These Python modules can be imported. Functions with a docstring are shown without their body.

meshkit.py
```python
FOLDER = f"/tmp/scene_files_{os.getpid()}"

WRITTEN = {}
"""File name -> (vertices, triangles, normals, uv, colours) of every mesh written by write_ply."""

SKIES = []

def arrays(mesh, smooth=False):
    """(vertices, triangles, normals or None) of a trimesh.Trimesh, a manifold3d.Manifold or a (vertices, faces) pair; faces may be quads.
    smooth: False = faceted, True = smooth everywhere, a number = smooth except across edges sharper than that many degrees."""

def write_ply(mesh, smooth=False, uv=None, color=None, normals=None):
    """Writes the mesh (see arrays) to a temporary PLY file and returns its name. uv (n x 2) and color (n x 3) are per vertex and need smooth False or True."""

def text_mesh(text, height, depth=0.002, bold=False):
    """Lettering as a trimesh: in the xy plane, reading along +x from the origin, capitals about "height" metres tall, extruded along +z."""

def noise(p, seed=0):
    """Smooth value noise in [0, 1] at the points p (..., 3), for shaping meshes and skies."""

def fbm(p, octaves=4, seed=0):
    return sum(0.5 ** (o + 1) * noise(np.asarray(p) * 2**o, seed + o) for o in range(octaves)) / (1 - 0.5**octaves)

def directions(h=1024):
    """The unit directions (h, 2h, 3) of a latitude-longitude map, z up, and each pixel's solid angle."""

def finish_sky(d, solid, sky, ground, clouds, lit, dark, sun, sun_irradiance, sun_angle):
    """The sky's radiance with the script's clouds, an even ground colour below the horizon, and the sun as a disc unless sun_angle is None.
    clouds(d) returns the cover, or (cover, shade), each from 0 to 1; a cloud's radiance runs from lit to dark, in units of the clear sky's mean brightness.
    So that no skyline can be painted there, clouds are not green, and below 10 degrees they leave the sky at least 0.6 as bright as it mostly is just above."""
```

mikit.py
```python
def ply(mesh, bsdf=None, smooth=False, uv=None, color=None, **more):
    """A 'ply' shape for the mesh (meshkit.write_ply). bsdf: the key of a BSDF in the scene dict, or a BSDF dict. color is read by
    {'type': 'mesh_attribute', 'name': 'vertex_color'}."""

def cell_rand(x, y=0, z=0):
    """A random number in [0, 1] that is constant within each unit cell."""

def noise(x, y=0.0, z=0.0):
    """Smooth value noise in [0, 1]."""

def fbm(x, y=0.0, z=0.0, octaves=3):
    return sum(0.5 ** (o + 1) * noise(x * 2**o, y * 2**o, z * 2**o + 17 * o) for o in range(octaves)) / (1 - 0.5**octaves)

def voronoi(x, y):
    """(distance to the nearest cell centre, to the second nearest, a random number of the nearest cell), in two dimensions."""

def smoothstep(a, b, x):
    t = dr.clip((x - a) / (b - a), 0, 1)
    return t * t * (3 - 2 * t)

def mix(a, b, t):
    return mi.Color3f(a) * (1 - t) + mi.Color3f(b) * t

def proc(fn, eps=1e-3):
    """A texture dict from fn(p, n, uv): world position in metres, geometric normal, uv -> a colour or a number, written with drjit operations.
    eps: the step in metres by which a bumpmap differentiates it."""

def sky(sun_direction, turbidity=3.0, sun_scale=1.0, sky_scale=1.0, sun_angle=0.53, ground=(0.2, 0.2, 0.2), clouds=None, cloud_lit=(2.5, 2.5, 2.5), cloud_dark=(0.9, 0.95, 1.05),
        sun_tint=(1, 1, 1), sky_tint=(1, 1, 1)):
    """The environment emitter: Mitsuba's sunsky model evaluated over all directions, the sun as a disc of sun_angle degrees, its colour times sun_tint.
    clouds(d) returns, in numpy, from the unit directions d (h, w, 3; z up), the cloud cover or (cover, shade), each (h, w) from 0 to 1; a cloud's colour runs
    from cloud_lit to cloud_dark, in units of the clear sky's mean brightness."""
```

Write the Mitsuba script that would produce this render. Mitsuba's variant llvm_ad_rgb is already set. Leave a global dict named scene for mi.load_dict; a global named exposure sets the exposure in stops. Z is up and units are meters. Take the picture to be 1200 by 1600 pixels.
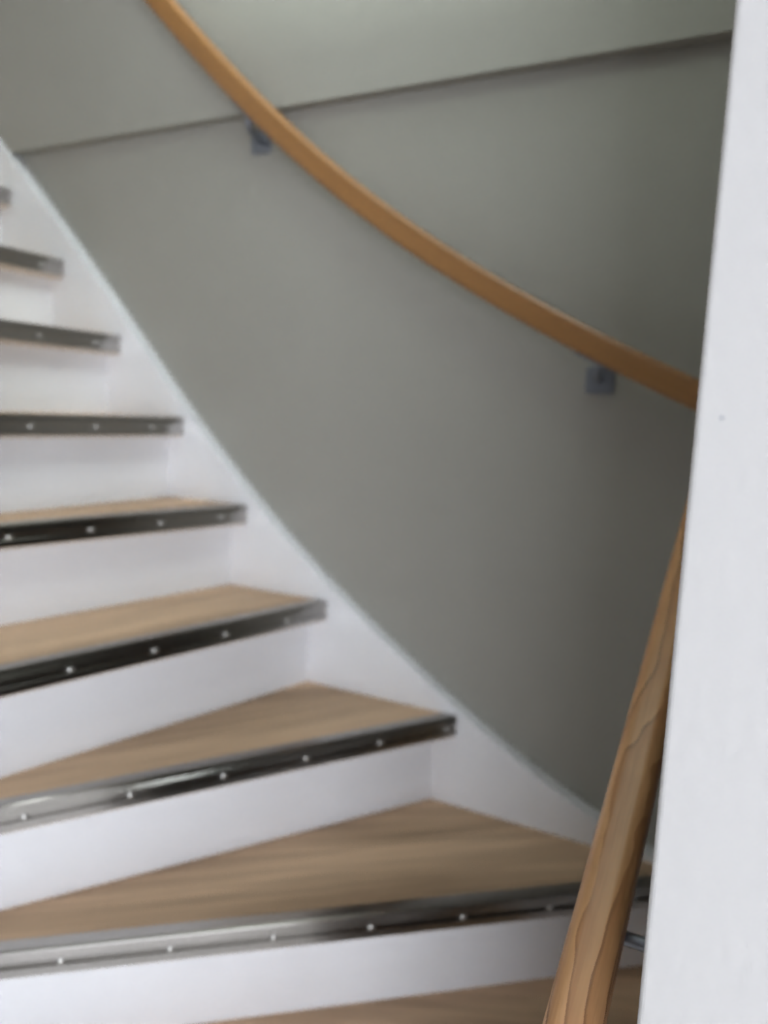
import math, numpy as np, trimesh, drjit as dr, mitsuba as mi, mikit
from shapely.geometry import Polygon, LineString, box as sbox
from shapely.ops import unary_union
from scipy.interpolate import PchipInterpolator

scene, labels = {'type': 'scene'}, {}
T = mi.ScalarTransform4f
A = lambda *v: np.array(v, float)

# ------------------------------------------------------------------ camera (world: +y up the first flight, x right, z up)
EYE = 1.556
TH, PITCH, ROLL = math.radians(27.25), math.radians(7.4), math.radians(2.6)
_fw, _rt, _up = A(-math.sin(TH), math.cos(TH), 0), A(math.cos(TH), math.sin(TH), 0), A(0, 0, 1)
_F = math.cos(PITCH) * _fw - math.sin(PITCH) * _up
_U = math.cos(PITCH) * _up + math.sin(PITCH) * _fw
_U = -math.sin(ROLL) * _rt + math.cos(ROLL) * _U
scene['camera'] = {'type': 'thinlens', 'fov': math.degrees(2 * math.atan(0.5)), 'fov_axis': 'x',
                   'aperture_radius': 0.0038, 'focus_distance': 0.56, 'near_clip': 0.02, 'far_clip': 100,
                   'to_world': T().look_at(origin=[0, 0, EYE], target=list(A(0, 0, EYE) + _F), up=list(_U))}
exposure = 0.0

# ------------------------------------------------------------------ light: two windows of frosted daylight, hall and upper landing
HALL_LIGHT = (6.45, 6.75, 7.45)
SIDE_LIGHT = (0.9, 0.94, 1.02)
UPPER_LIGHT = (19.0, 21.0, 21.2)
LANDING_LIGHT = (31.0, 36.0, 33.5)
LANDING_WIN = (-1.6, 0.4, 3.4, 5.1)     # x0, x1, z0, z1 in the wall y = YN, upstairs
HALL_WIN = (0.72, 3.3, 0.25, 2.4)      # x0, x1, z0, z1 in the wall y = YN
SIDE_WIN = (-2.75, -0.9, 0.25, 2.4)     # y0, y1, z0, z1 in the hall's right wall
UPPER_WIN = (0.92, 1.39, 2.95, 4.9)       # y0, y1, z0, z1 in the wall over the stair's right side
YN, XL, XR, ZC, ZU, ZT = -3.0, -4.2, 3.7, 2.6, 2.85, 5.3   # near wall, left, right, hall ceiling, upper floor, top ceiling
YW, YS, XW, YC = 1.44, 1.405, -0.05, 0.50                  # far wall, stringer face, stair's right wall, wall corner

# ------------------------------------------------------------------ helpers
def ref(k): return {'type': 'ref', 'id': k}

def obj(key, mesh, bsdf, smooth=False, uv=None):
    k, n = key, 0
    while k in scene:
        n += 1; k = '%s_%03d' % (key, n)
    scene[k] = mikit.ply(mesh, bsdf, smooth, uv)
    return k

def tag(key, label=None, cat=None, group=None, kind=None):
    d = {'label': label, 'category': cat, 'group': group, 'kind': kind}
    labels[key] = {a: b for a, b in d.items() if b}

def bx(x0, x1, y0, y1, z0, z1):
    m = trimesh.creation.box((x1 - x0, y1 - y0, z1 - z0)); m.apply_translation(((x0 + x1) / 2, (y0 + y1) / 2, (z0 + z1) / 2)); return m

def cat(*ms): return trimesh.util.concatenate(list(ms))

def prism(poly, z0, z1):
    m = trimesh.creation.extrude_polygon(poly, z1 - z0); m.apply_translation((0, 0, z0)); return m

def faceted(m):
    return trimesh.Trimesh(m.vertices[m.faces].reshape(-1, 3), np.arange(3 * len(m.faces)).reshape(-1, 3), process=False)

def box_uv(m):
    """Faceted mesh with metre uv from each face's own plane."""
    m = faceted(m); n = np.repeat(np.abs(m.face_normals).argmax(1), 3); v = m.vertices
    return m, np.where((n == 0)[:, None], v[:, [1, 2]], np.where((n == 1)[:, None], v[:, [0, 2]], v[:, [0, 1]]))

def tube(pts, r, sides=14):
    p = np.asarray(pts, float); t = np.gradient(p, axis=0); t /= np.linalg.norm(t, axis=1, keepdims=True)
    a = np.cross(t, A(0.31, 0.2, 0.93)); a /= np.linalg.norm(a, axis=1, keepdims=True); b = np.cross(t, a)
    an = np.arange(sides) * 2 * np.pi / sides
    v = p[:, None] + r * (np.cos(an)[None, :, None] * a[:, None] + np.sin(an)[None, :, None] * b[:, None])
    return loft(v)

def loft(rings):
    """Closed rings (n, k, 3) -> capped solid."""
    n, k = rings.shape[:2]; v = rings.reshape(-1, 3); f = []
    for i in range(n - 1):
        for j in range(k):
            a, b = i * k + j, i * k + (j + 1) % k
            f += [[a, b, b + k], [a, b + k, a + k]]
    c0, c1 = len(v), len(v) + 1
    v = np.vstack([v, rings[0].mean(0), rings[-1].mean(0)])
    for j in range(k):
        f += [[c0, (j + 1) % k, j], [c1, (n - 1) * k + j, (n - 1) * k + (j + 1) % k]]
    m = trimesh.Trimesh(v, f, process=False); m.fix_normals(); return m

def rounded_rect(w, h, r, k=5):
    out = []
    for cx, cy, a0 in ((w / 2 - r, h / 2 - r, 0), (-w / 2 + r, h / 2 - r, 90), (-w / 2 + r, -h / 2 + r, 180), (w / 2 - r, -h / 2 + r, 270)):
        for i in range(k + 1):
            a = math.radians(a0 + 90 * i / k); out.append((cx + r * math.cos(a), cy + r * math.sin(a)))
    return np.array(out)

# ------------------------------------------------------------------ materials
def paint(key, rgb, rough=0.5, spec=0.4):
    scene[key] = {'type': 'twosided', 'bsdf': {'type': 'principled', 'base_color': {'type': 'rgb', 'value': list(rgb)}, 'roughness': rough, 'specular': spec}}

N, F = mikit.noise, mikit.fbm
paint('satin_white', (0.85, 0.86, 0.89), 0.38)
paint('ceiling_white', (0.80, 0.80, 0.78), 0.9, 0.1)
paint('beige_board', (0.68, 0.60, 0.52), 0.6, 0.3)
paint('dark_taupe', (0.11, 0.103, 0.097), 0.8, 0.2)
paint('frame_white', (0.78, 0.78, 0.78), 0.4)

def greige(p, n, uv): return mikit.mix((0.325, 0.316, 0.288), (0.347, 0.338, 0.309), F(p.x * 3, p.y * 3, p.z * 3))
scene['greige_wall'] = {'type': 'twosided', 'bsdf': {'type': 'diffuse', 'reflectance': mikit.proc(greige)}}

def roller(p, n, uv): return 0.7 * N(uv.x * 260, uv.y * 260) + 0.3 * N(uv.x * 620, uv.y * 620)
def emulsion(p, n, uv):                                       # with one small grey mark
    d = dr.sqrt(dr.square(p.x - MARK[0]) + dr.square(p.z - MARK[1]))
    return mikit.mix((0.50, 0.50, 0.51), (0.63, 0.62, 0.615), mikit.smoothstep(0.0008, 0.0028, d))
MARK = (-0.035, EYE + 0.0056)
scene['white_emulsion'] = {'type': 'twosided', 'bsdf': {'type': 'bumpmap', 'arbitrary': mikit.proc(roller, 5e-4), 'scale': 0.0004,
    'bsdf': {'type': 'diffuse', 'reflectance': mikit.proc(emulsion)}}}

def tread_wood(p, n, uv):
    k = mikit.cell_rand(dr.floor(p.z / 0.19 + 0.3)) * 9
    w = F(uv.x * 1.3 + k, uv.y * 9, k, 2)                       # bands that wander
    fine = F(uv.x * 5 + k, uv.y * 90 + w * 4, k, 3)
    broad = F(uv.x * 2.0 + k, uv.y * 14 + w * 3.0, 3.0, 2)
    c = mikit.mix((0.24, 0.155, 0.092), (0.60, 0.415, 0.27), mikit.smoothstep(0.12, 0.80, broad * 0.7 + fine * 0.3))
    return c * (0.85 + 0.3 * w)
scene['oak_laminate'] = {'type': 'twosided', 'bsdf': {'type': 'principled', 'base_color': mikit.proc(tread_wood), 'roughness': 0.5, 'specular': 0.35}}

def rail_wood(p, n, uv):
    """Long flames along the rail: each year ring darkens slowly and ends in a sharp line, fine pores over all."""
    g = uv.y * 42 + 2.6 * N(uv.x * 5.5, uv.y * 14, 2.0) + 0.5 * F(uv.x * 26, uv.y * 70, 4.0, 2)
    ring = g - dr.floor(g)
    fine = F(uv.x * 16, uv.y * 480, 5.0, 2)
    c = mikit.mix((0.60, 0.335, 0.160), (0.43, 0.205, 0.092), mikit.smoothstep(0.1, 0.95, 0.65 * ring + 0.35 * fine))
    line = mikit.smoothstep(0.80, 0.95, ring) * mikit.smoothstep(1.0, 0.965, ring) * mikit.smoothstep(0.25, 0.6, N(uv.x * 9, uv.y * 25, 9.0))
    return mikit.mix(c, (0.19, 0.085, 0.035), 0.75 * line)
def rail_wood_plain(p, n, uv):
    fine = F(uv.x * 3, uv.y * 140, 5.0, 2)
    return mikit.mix((0.26, 0.120, 0.038), (0.31, 0.150, 0.052), fine)
for _k, _f in (('oak_rail', rail_wood), ('oak_rail_plain', rail_wood_plain)):
    scene[_k] = {'type': 'twosided', 'bsdf': {'type': 'principled', 'base_color': mikit.proc(_f), 'roughness': 0.30, 'specular': 0.5}}

scene['bronze_metal'] = {'type': 'twosided', 'bsdf': {'type': 'principled', 'base_color': {'type': 'rgb', 'value': [0.40, 0.383, 0.368]}, 'metallic': 1.0, 'roughness': 0.15}}
scene['screw_steel'] = {'type': 'twosided', 'bsdf': {'type': 'principled', 'base_color': {'type': 'rgb', 'value': [0.62, 0.61, 0.59]}, 'metallic': 0.9, 'roughness': 0.33}}
scene['grey_steel'] = {'type': 'twosided', 'bsdf': {'type': 'principled', 'base_color': {'type': 'rgb', 'value': [0.20, 0.215, 0.25]}, 'metallic': 0.6, 'roughness': 0.35}}

def hall_tile(p, n, uv):
    u, v = p.x / 0.6, p.y / 0.6
    gx, gy = dr.abs(u - dr.floor(u) - 0.5), dr.abs(v - dr.floor(v) - 0.5)
    c = mikit.mix((0.78, 0.755, 0.72), (0.83, 0.81, 0.775), F(p.x * 4, p.y * 4, mikit.cell_rand(dr.floor(u), dr.floor(v)) * 9))
    return mikit.mix(c, (0.42, 0.40, 0.38), mikit.smoothstep(0.494, 0.497, dr.maximum(gx, gy)))
scene['hall_floor_tile'] = {'type': 'twosided', 'bsdf': {'type': 'roughplastic', 'diffuse_reflectance': mikit.proc(hall_tile), 'int_ior': 1.85, 'alpha': 0.06}}

# ------------------------------------------------------------------ the setting
def struct(key, mesh, bsdf, label=None, uv=None, smooth=False):
    k = obj(key, mesh, bsdf, smooth, uv); tag(k, label, None, None, 'structure'); return k

ZL = EYE + 0.63                       # where the wall's upper section steps out
struct('wall_back', bx(XL, XW + 0.2, YW, YW + 0.12, 0, ZT), 'greige_wall', 'grey-green plastered wall behind the stairs that carries the curved handrail')
# stringer top edge measured along the wall (also cuts the wall's upper section)
SX = A(-2.90, -2.40, -1.908, -1.67, -1.448, -1.243, -1.063, -0.908, -0.762, -0.62, -0.457, -0.356, -0.247, -0.10, XW)
SZ = A(1.66, 1.155, 0.660, 0.416, 0.181, -0.037, -0.208, -0.338, -0.444, -0.539, -0.638, -0.692, -0.742, -0.800, -0.82) + EYE
sp = PchipInterpolator(SX, SZ)
_xs = np.linspace(-2.9, XW, 120)
_m = trimesh.creation.extrude_polygon(Polygon(list(np.column_stack([_xs, np.maximum(ZL, sp(_xs) + 0.002)])) + [(XW, ZT), (-2.9, ZT)]), 0.03)
_m.vertices = np.column_stack([_m.vertices[:, 0], YW - 0.028 + _m.vertices[:, 2], _m.vertices[:, 1]]); _m.invert()
up = obj('wall_back__upper_section', _m, 'greige_wall')
tag(up, 'upper wall section standing slightly proud above a dark step line')
_r = 0.004
_c = [(XW + _r * (1 - math.cos(a)), YC + _r * (1 - math.sin(a))) for a in np.radians(np.linspace(0, 90, 5))]
wr, wr_uv = box_uv(prism(Polygon(_c + [(XR, YC), (XR, YC + 0.12), (XW, YC + 0.12)]), 0, ZC))
struct('wall_right', wr, 'white_emulsion', 'bright white painted wall with a sharp corner at the front of the stairwell', wr_uv)
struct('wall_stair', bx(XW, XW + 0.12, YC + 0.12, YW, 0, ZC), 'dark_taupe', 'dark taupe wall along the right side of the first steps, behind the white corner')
struct('wall_left', bx(XL - 0.12, XL, YN, YW, 0, ZT), 'greige_wall', 'grey-green wall at the far left of the hall')
struct('wall_upper_left', bx(XL, -1.10, 0.38, 0.48, ZU, ZT), 'greige_wall', 'grey-green landing wall along the upper flight')
def holed(axis, a0, a1, z0, z1, win, t0, t1):
    """Wall slab along x (axis 0) or y (axis 1) with one window hole."""
    w0, w1, c0, c1 = win
    rs_ = [(a0, w0, z0, z1), (w1, a1, z0, z1), (w0, w1, z0, c0), (w0, w1, c1, z1)]
    return cat(*[bx(p, q, t0, t1, u, v) if axis == 0 else bx(t0, t1, p, q, u, v) for p, q, u, v in rs_])
struct('wall_side', cat(holed(1, YN, YW, 0, ZU, SIDE_WIN, XR, XR + 0.12), bx(XR, XR + 0.12, YN, YW, ZU, ZT)), 'greige_wall', 'grey-green wall with a window on the right side of the hall')
struct('wall_near', cat(holed(0, XL, XR, 0, ZU, HALL_WIN, YN - 0.14, YN), holed(0, XL, XR, ZU, ZT, LANDING_WIN, YN - 0.14, YN)), 'greige_wall', 'grey-green wall with the hall window')
struct('wall_upper_right', holed(1, YC, YW, ZC, ZT, UPPER_WIN, XW, XW + 0.12), 'greige_wall', 'grey-green wall with a window above the right side of the stairwell')
struct('floor', bx(XL, XR, YN, YW, -0.1, 0), 'hall_floor_tile', 'pale tiled hall floor')
struct('ceiling', prism(sbox(XL, YN, XR, YC - 0.02).union(sbox(XW + 0.12, YC - 0.02, XR, YW)).union(sbox(XL, YC - 0.02, -3.0, YW)), ZC, ZU), 'ceiling_white', 'white hall ceiling and landing slab around the stairwell')
struct('ceiling_upper', bx(XL, XR, YN, YW, ZT, ZT + 0.1), 'ceiling_white', 'white ceiling above the landing')

def window(key, axis, win, plane, sgn, light, nbars, label):
    """Framed window in a hole; axis as in holed; plane = the wall's inner face, the room lies on the sgn side of it."""
    a0, a1, z0, z1 = win; w = 0.05; t = sorted((plane - sgn * 0.03, plane - sgn * 0.10))
    xs = np.linspace(a0, a1, nbars + 2)
    rects = [(a0, a1, z0, z0 + w), (a0, a1, z1 - w, z1), (a0, a0 + w, z0 + w, z1 - w), (a1 - w, a1, z0 + w, z1 - w)] + [(x - 0.03, x + 0.03, z0 + w, z1 - w) for x in xs[1:-1]]
    struct(key, cat(*[bx(p, q, *t, u, v) if axis == 0 else bx(*t, p, q, u, v) for p, q, u, v in rects]), 'frame_white', label)
    for i in range(nbars + 1):
        p, q = xs[i] + (w if i == 0 else 0.03), xs[i + 1] - (w if i == nbars else 0.03); c = plane - sgn * 0.065
        v = np.array([[p, z0 + w], [q, z0 + w], [q, z1 - w], [p, z1 - w]])
        v = np.column_stack([v[:, 0], np.full(4, c), v[:, 1]] if axis == 0 else [np.full(4, c), v[:, 0], v[:, 1]])
        m = trimesh.Trimesh(v, [[0, 1, 2], [0, 2, 3]], process=False)
        if m.face_normals[0][1 - axis] * sgn < 0: m.invert()
        k = obj(key + '__pane', m, 'frame_white')
        scene[k]['emitter'] = {'type': 'area', 'radiance': {'type': 'rgb', 'value': list(light)}}
window('window_1', 0, HALL_WIN, YN, 1, HALL_LIGHT, 1, 'wide white framed hall window with frosted daylit panes')
window('window_3', 0, LANDING_WIN, YN, 1, LANDING_LIGHT, 1, 'white framed landing window with frosted daylit panes')
window('window_4', 1, SIDE_WIN, XR, -1, SIDE_LIGHT, 1, 'white framed side window of the hall with frosted daylit panes')
window('window_2', 1, UPPER_WIN, XW, -1, UPPER_LIGHT, 0, 'white framed window with a frosted daylit pane high above the stairs')

# ------------------------------------------------------------------ the staircase
H = 0.19                                    # rise
INNER = 0.55
LINES = {1: ((XW - 0.035, 0.42), (-1.06, 0.42)), 2: ((XW - 0.035, 0.68), (-1.06, 0.50)), 3: ((XW - 0.035, 0.99), (-1.06, 0.56)),
         4: ((-0.148, 1.325), (-0.929, 0.660)), 5: ((-0.548, 1.388), (-0.976, 0.700)), 6: ((-0.857, 1.402), (-1.021, 0.734)),
         7: ((-1.080, 1.403), (-1.194, 0.865)), 8: ((-1.272, YS), (-1.285, 0.9))}
for k in range(9, 15):
    LINES[k] = ((-1.478 - 0.198 * (k - 9), YS), (-1.478 - 0.198 * (k - 9), 0.9))
XI = XW - 0.036                              # face of the right stringer
SCREW0 = {4: 0.169, 5: 0.159, 6: 0.112, 7: 0.07, 8: 0.098, 9: 0.076, 10: 0.067}
OVER, RT, TT = 0.040, 0.018, 0.043           # nosing overhang, riser thickness, tread thickness
NEWEL = sbox(-1.145, 0.46, -1.055, INNER + 0.005)
FOOT = unary_union([sbox(-1.06, 0.40, XI, YS - 0.0005), sbox(-2.88, INNER, -1.06, YS)]).difference(NEWEL)

def line(k):
    r, l = map(lambda q: A(*q), LINES[k]); d = (r - l) / np.linalg.norm(r - l); n = A(-d[1], d[0])
    if n @ A(-0.9, 0.5) < 0: n = -n
    return r, d, n
def half(k, off=0.0):
    r, d, n = line(k); o = r + n * off
    return Polygon([o - 9 * d, o + 9 * d, o + 9 * d + 9 * n, o - 9 * d + 9 * n])
def biggest(g): return g if g.geom_type == 'Polygon' else max(g.geoms, key=lambda q: q.area)

tag('staircase', 'white winder staircase with oak-look treads and ribbed dark metal nosings turning left', 'staircase')
# nosing profile (outward, up): ribbed top flange, ribbed brow, screw channel, lower lip
_p = [(-0.022, -0.002), (-0.022, 0.0016)]
for i in range(3): _p += [(-0.0215 + i * 0.0075, 0.0026), (-0.0160 + i * 0.0075, 0.0026), (-0.0152 + i * 0.0075, 0.0016)]
_p += [(0.0025, 0.0026), (0.0052, 0.0016), (0.0066, -0.0008)]
for z in (-0.0045, -0.0100): _p += [(0.0066, z + 0.0008), (0.0056, z), (0.0066, z - 0.0008)]
_p += [(0.0066, -0.0160), (0.0060, -0.0168), (0.0006, -0.0170), (0.0006, -0.0250), (0.0060, -0.0252), (0.0067, -0.0260), (0.0067, -0.0368), (0.0052, -0.0385), (-0.0015, -0.0385), (-0.0015, -0.002)]
NOSE = Polygon(_p).buffer(0)
nose_xy = np.array(NOSE.exterior.coords)[:-1]

head = trimesh.creation.icosphere(2, 1.0); head = trimesh.Trimesh(head.vertices * A(0.0062, 0.0062, 0.0040), head.faces)
head = mikit.ply(head, 'screw_steel', True)

for k in range(1, 15):
    r, d, n = line(k); z = H * k
    back = half(k + 1, OVER + RT) if k < 14 else half(k, 0.30)
    tp = biggest(FOOT.intersection(half(k)).difference(back).buffer(-1e-4).buffer(1e-4, join_style=2))
    obj('staircase__tread_board', prism(tp, z - TT, z - 0.009), 'beige_board')
    m = prism(tp, z - 0.009, z); m = faceted(m)
    uv = np.stack([m.vertices[:, :2] @ d, m.vertices[:, :2] @ n], 1)
    obj('staircase__tread', m, 'oak_laminate', uv=uv)
    rp = biggest(FOOT.intersection(half(k, OVER)).difference(half(k, OVER + RT)))
    obj('staircase__riser', prism(rp, z - H, z - TT), 'satin_white')
    # nosing along the tread's front edge
    seg = LineString([r - 5 * d, r + 5 * d]).intersection(FOOT)
    if seg.geom_type != 'LineString': seg = max(seg.geoms, key=lambda g: g.length)
    e = np.array(seg.coords); e = e[np.argsort(e @ d)]
    a, b = e[0] + 0.003 * d, e[-1] - 0.003 * d
    ring = lambda c: np.stack([c[0] - n[0] * nose_xy[:, 0], c[1] - n[1] * nose_xy[:, 0], z + nose_xy[:, 1]], 1)
    v2, f2 = trimesh.creation.triangulate_polygon(NOSE, engine='earcut')
    solid = trimesh.creation.extrude_polygon(NOSE, 1.0)
    q = solid.vertices; c = a + (b - a) * q[:, 2:3]
    nm = trimesh.Trimesh(np.column_stack([c - n * q[:, :1], z + q[:, 1]]), solid.faces); nm.fix_normals()
    nk = obj('staircase__nosing', nm, 'bronze_metal', smooth=25)
    if k <= 11:
        L = np.linalg.norm(b - a); s0 = SCREW0.get(k, 0.09) - (r - b) @ d if k in SCREW0 else 0.09
        rot = np.eye(4); rot[:3, 0] = [d[0], d[1], 0]; rot[:3, 1] = [0, 0, 1]; rot[:3, 2] = [-n[0], -n[1], 0]
        if np.linalg.det(rot[:3, :3]) < 0: rot[:3, 0] *= -1
        while s0 > 0.155: s0 -= 0.155
        i = 0
        while s0 + 0.155 * i < L - 0.02:
            c = b - d * (s0 + 0.155 * i) - n * 0.0030
            rot[:3, 3] = [c[0], c[1], z - 0.0210]
            key = nk + '__screw' + ('_%03d' % i if i else '')
            scene[key] = {**head, 'to_world': T(rot.copy())}; i += 1

# wall stringer: top edge measured along the wall, foot on the floor at the right
xs = np.linspace(-2.9, XW - 0.002, 90)
top = np.column_stack([xs, sp(xs)])
low = np.column_stack([xs[::-1], np.maximum(sp(xs[::-1]) - 0.52, 0.0)])
def wall_board(poly2, y0, y1, bevel=0.004):
    """Board from an (x, z) outline, its front long edges rounded."""
    g = Polygon(poly2); ms = []
    for dz, ya, yb in ((0.0, y0 + bevel, y1), (-bevel * 0.3, y0 + bevel * 0.4, y0 + bevel), (-bevel, y0, y0 + bevel * 0.4)):
        m = trimesh.creation.extrude_polygon(g.buffer(dz, join_style=2) if dz else g, yb - ya)
        v = m.vertices; m.vertices = np.column_stack([v[:, 0], ya + v[:, 2], v[:, 1]]); m.invert(); ms.append(m)
    return cat(*ms)
obj('staircase__stringer', wall_board(np.vstack([top, low]), YS, YW - 0.001), 'satin_white')
# right stringer beside the first steps
ry = A(YC + 0.01, 0.68, 0.99, 1.30, YS); rz = A(0.25, 0.43, 0.62, 0.72, 0.80)
rt2 = np.column_stack([ry, rz]); m = trimesh.creation.extrude_polygon(Polygon(list(rt2) + [(YS, 0), (YC + 0.01, 0)]), XW - XI - 0.003)
m.vertices = np.column_stack([XI + m.vertices[:, 2], m.vertices[:, 0], m.vertices[:, 1]])
obj('staircase__stringer', m, 'satin_white')
# inner stringer of the upper flight and the newel post
ix = np.linspace(-2.7, -1.10, 12); iz = 1.50 + (-1.10 - ix) * 0.96
obj('staircase__stringer', wall_board(np.vstack([np.column_stack([ix, iz + 0.30]), np.column_stack([ix[::-1], np.maximum(iz[::-1] - 0.36, 0)])]), INNER - 0.04, INNER), 'satin_white')
obj('staircase__newel_post', cat(bx(-1.145, -1.055, 0.46, INNER + 0.005, 0, 1.95), bx(-1.155, -1.045, 0.45, INNER + 0.015, 1.95, 1.975)), 'satin_white')

# ------------------------------------------------------------------ handrails
def rail_mesh(path, side, w=0.045, h=0.046, r=0.009, closed_end=0.01):
    p = np.asarray(path, float); t = np.gradient(p, axis=0); t /= np.linalg.norm(t, axis=1, keepdims=True)
    s = np.tile(A(*side), (len(p), 1)); u = np.cross(s, t); u /= np.linalg.norm(u, axis=1, keepdims=True); u *= np.sign(u[:, 2:3])
    prof = rounded_rect(w, h, r); prof = np.vstack([prof, prof[:1]])     # seam doubled for uv
    sc = np.ones(len(p)); sc[0] = sc[-1] = 0.86
    rings = p[:, None] + sc[:, None, None] * (prof[None, :, :1] * s[:, None] + prof[None, :, 1:] * u[:, None])
    K = len(prof); v = rings.reshape(-1, 3); f = []
    for i in range(len(p) - 1):
        for j in range(K - 1):
            a = i * K + j; f += [[a, a + 1, a + 1 + K], [a, a + 1 + K, a + K]]
    L = np.concatenate([[0], np.cumsum(np.linalg.norm(np.diff(p, axis=0), axis=1))])
    P = np.concatenate([[0], np.cumsum(np.linalg.norm(np.diff(prof, axis=0), axis=1))])
    uv = np.stack(np.broadcast_arrays(L[:, None], P[None]), -1).reshape(-1, 2)
    c0 = len(v); v = np.vstack([v, p[:1], p[-1:]]); uv = np.vstack([uv, [[0, 0], [L[-1], 0]]])
    for j in range(K - 1):
        f += [[c0, j + 1, j], [c0 + 1, (len(p) - 1) * K + j, (len(p) - 1) * K + j + 1]]
    m = trimesh.Trimesh(v, f, process=False)
    if m.volume < 0: m.invert()
    return m, uv

def ends(q, gap=0.004):
    """Adds a short rounded end at both ends of a path."""
    q = np.asarray(q, float); a = q[0] - (q[1] - q[0]) / np.linalg.norm(q[1] - q[0]) * gap; b = q[-1] + (q[-1] - q[-2]) / np.linalg.norm(q[-1] - q[-2]) * gap
    return np.vstack([a, q, b])

YR = 1.36
RX = A(-2.75, -2.0, -1.60, -1.309, -1.163, -1.042, -0.992, -0.849, -0.729, -0.590, -0.462, -0.341, -0.229, -0.150, -0.09)
RZ = A(2.42, 1.605, 1.18, 0.872, 0.728, 0.615, 0.570, 0.456, 0.366, 0.283, 0.214, 0.150, 0.092, 0.055, 0.030) + EYE
from scipy.interpolate import UnivariateSpline
rs = UnivariateSpline(RX, RZ, k=3, s=len(RX) * 0.0025 ** 2)
xs = np.linspace(-2.75, -0.09, 120)
tag('handrail', 'oak handrail curving up along the grey wall on two brackets', 'handrail')
m, uv = rail_mesh(ends(np.column_stack([xs, np.full_like(xs, YR), rs(xs)])), (0, 1, 0))
obj('handrail__rail', m, 'oak_rail_plain', True, uv)

tag('handrail_001', 'short straight oak handrail close to the white wall corner with visible wood grain', 'handrail')
ys = np.linspace(0.47, 1.30, 40); NX, NZ, NM = -0.105, EYE - 0.787, 0.517
m, uv = rail_mesh(ends(np.column_stack([np.full_like(ys, NX), ys, NZ + NM * ys])), (1, 0, 0), r=0.015)
obj('handrail_001__rail', m, 'oak_rail', True, uv)

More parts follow.
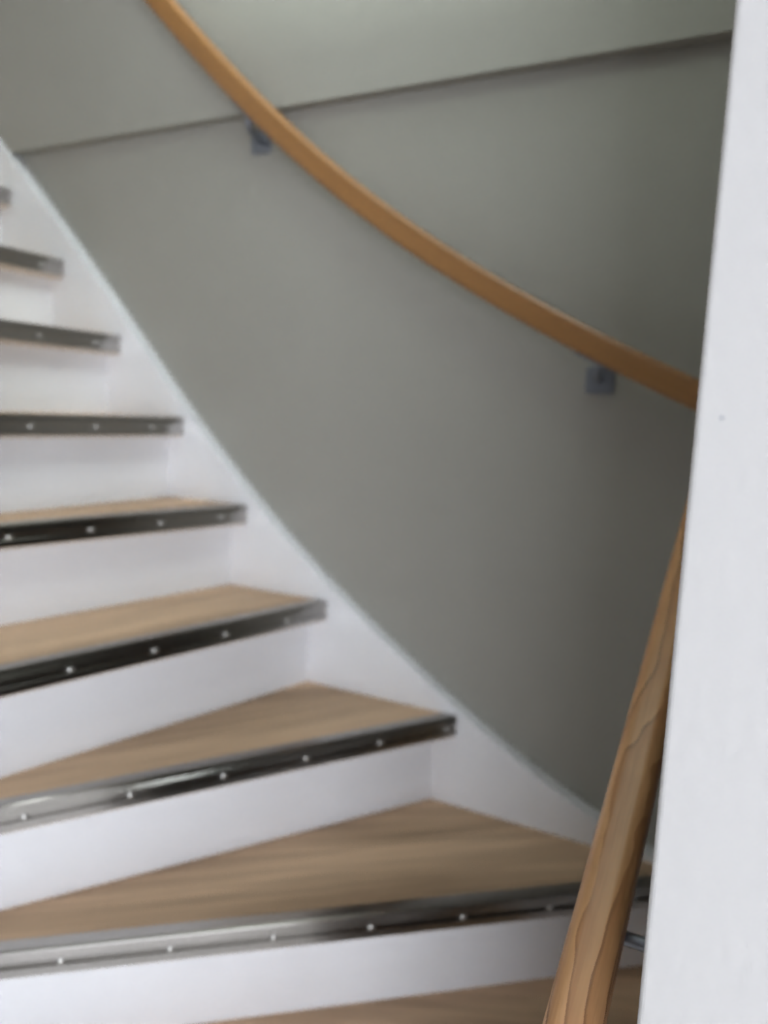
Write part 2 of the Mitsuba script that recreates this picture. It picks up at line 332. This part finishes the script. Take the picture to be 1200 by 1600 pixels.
def bracket(parent, wall_pt, out, rail_pt, slope_dir):
    """Wall plate on the wall, arm that comes out and turns up, saddle under the rail."""
    w, o, rp = A(*wall_pt), A(*out), A(*rail_pt); side = np.cross(o, A(0, 0, 1))
    bk = parent + '__bracket'; n = 1
    while any(q.startswith(bk + '__') for q in scene): bk = parent + '__bracket_%03d' % n; n += 1
    pl = rounded_rect(0.052, 0.050, 0.008)
    rings = np.array([w + o * e + s * (pl[:, :1] * side + pl[:, 1:] * A(0, 0, 1)) for e, s in ((0.0, 1), (0.004, 1), (0.006, 0.9))])
    obj(bk + '__wall_plate', loft(rings), 'grey_steel', smooth=30)
    reach = (rp - w) @ o; under = rp - A(0, 0, 0.030); p0 = w + o * 0.005; R = 0.02
    p1 = w + o * reach; p1 = A(under[0] * 1, under[1] * 1, p1[2]) if True else p1
    path = [p0 + (p1 - p0) * t for t in np.linspace(0, 1 - R / max(reach, 0.03), 6)]
    s, e = path[-1], p1 + A(0, 0, min(R, max(under[2] - p1[2], 0.004)))
    path += [(1 - t) ** 2 * s + 2 * t * (1 - t) * p1 + t * t * e for t in np.linspace(0, 1, 8)[1:]]
    if under[2] - e[2] > 0.002: path += [e + (under - e) * t for t in (0.5, 1.0)]
    obj(bk + '__arm', tube(path, 0.0065), 'grey_steel', smooth=40)
    t = A(*slope_dir); t /= np.linalg.norm(t); s2 = np.cross(t, A(0, 0, 1)); s2 /= np.linalg.norm(s2); u = np.cross(s2, t)
    sq = rounded_rect(0.026, 0.062, 0.006); c = rp - u * 0.0248
    rings = np.array([c + u * e + sq[:, :1] * s2 + sq[:, 1:] * t for e in (-0.0025, 0.0015)])
    obj(bk + '__saddle', loft(rings), 'grey_steel', smooth=30)

def far_bracket(wx, wz, rx):
    g = (rs(rx + 0.01) - rs(rx - 0.01)) / 0.02
    bracket('handrail', (wx, YW, wz), (0, -1, 0), (rx, YR, float(rs(rx))), (1, 0, float(g)))
far_bracket(-1.085, EYE + 0.575, -1.06)
far_bracket(-0.310, EYE + 0.075, -0.300)
def near_bracket(y, drop=0.040):
    z = NZ + NM * y
    bracket('handrail_001', (XW, y, z - drop), (-1, 0, 0), (NX, y, z), (0, 1, NM))
near_bracket(0.69)
near_bracket(1.16)
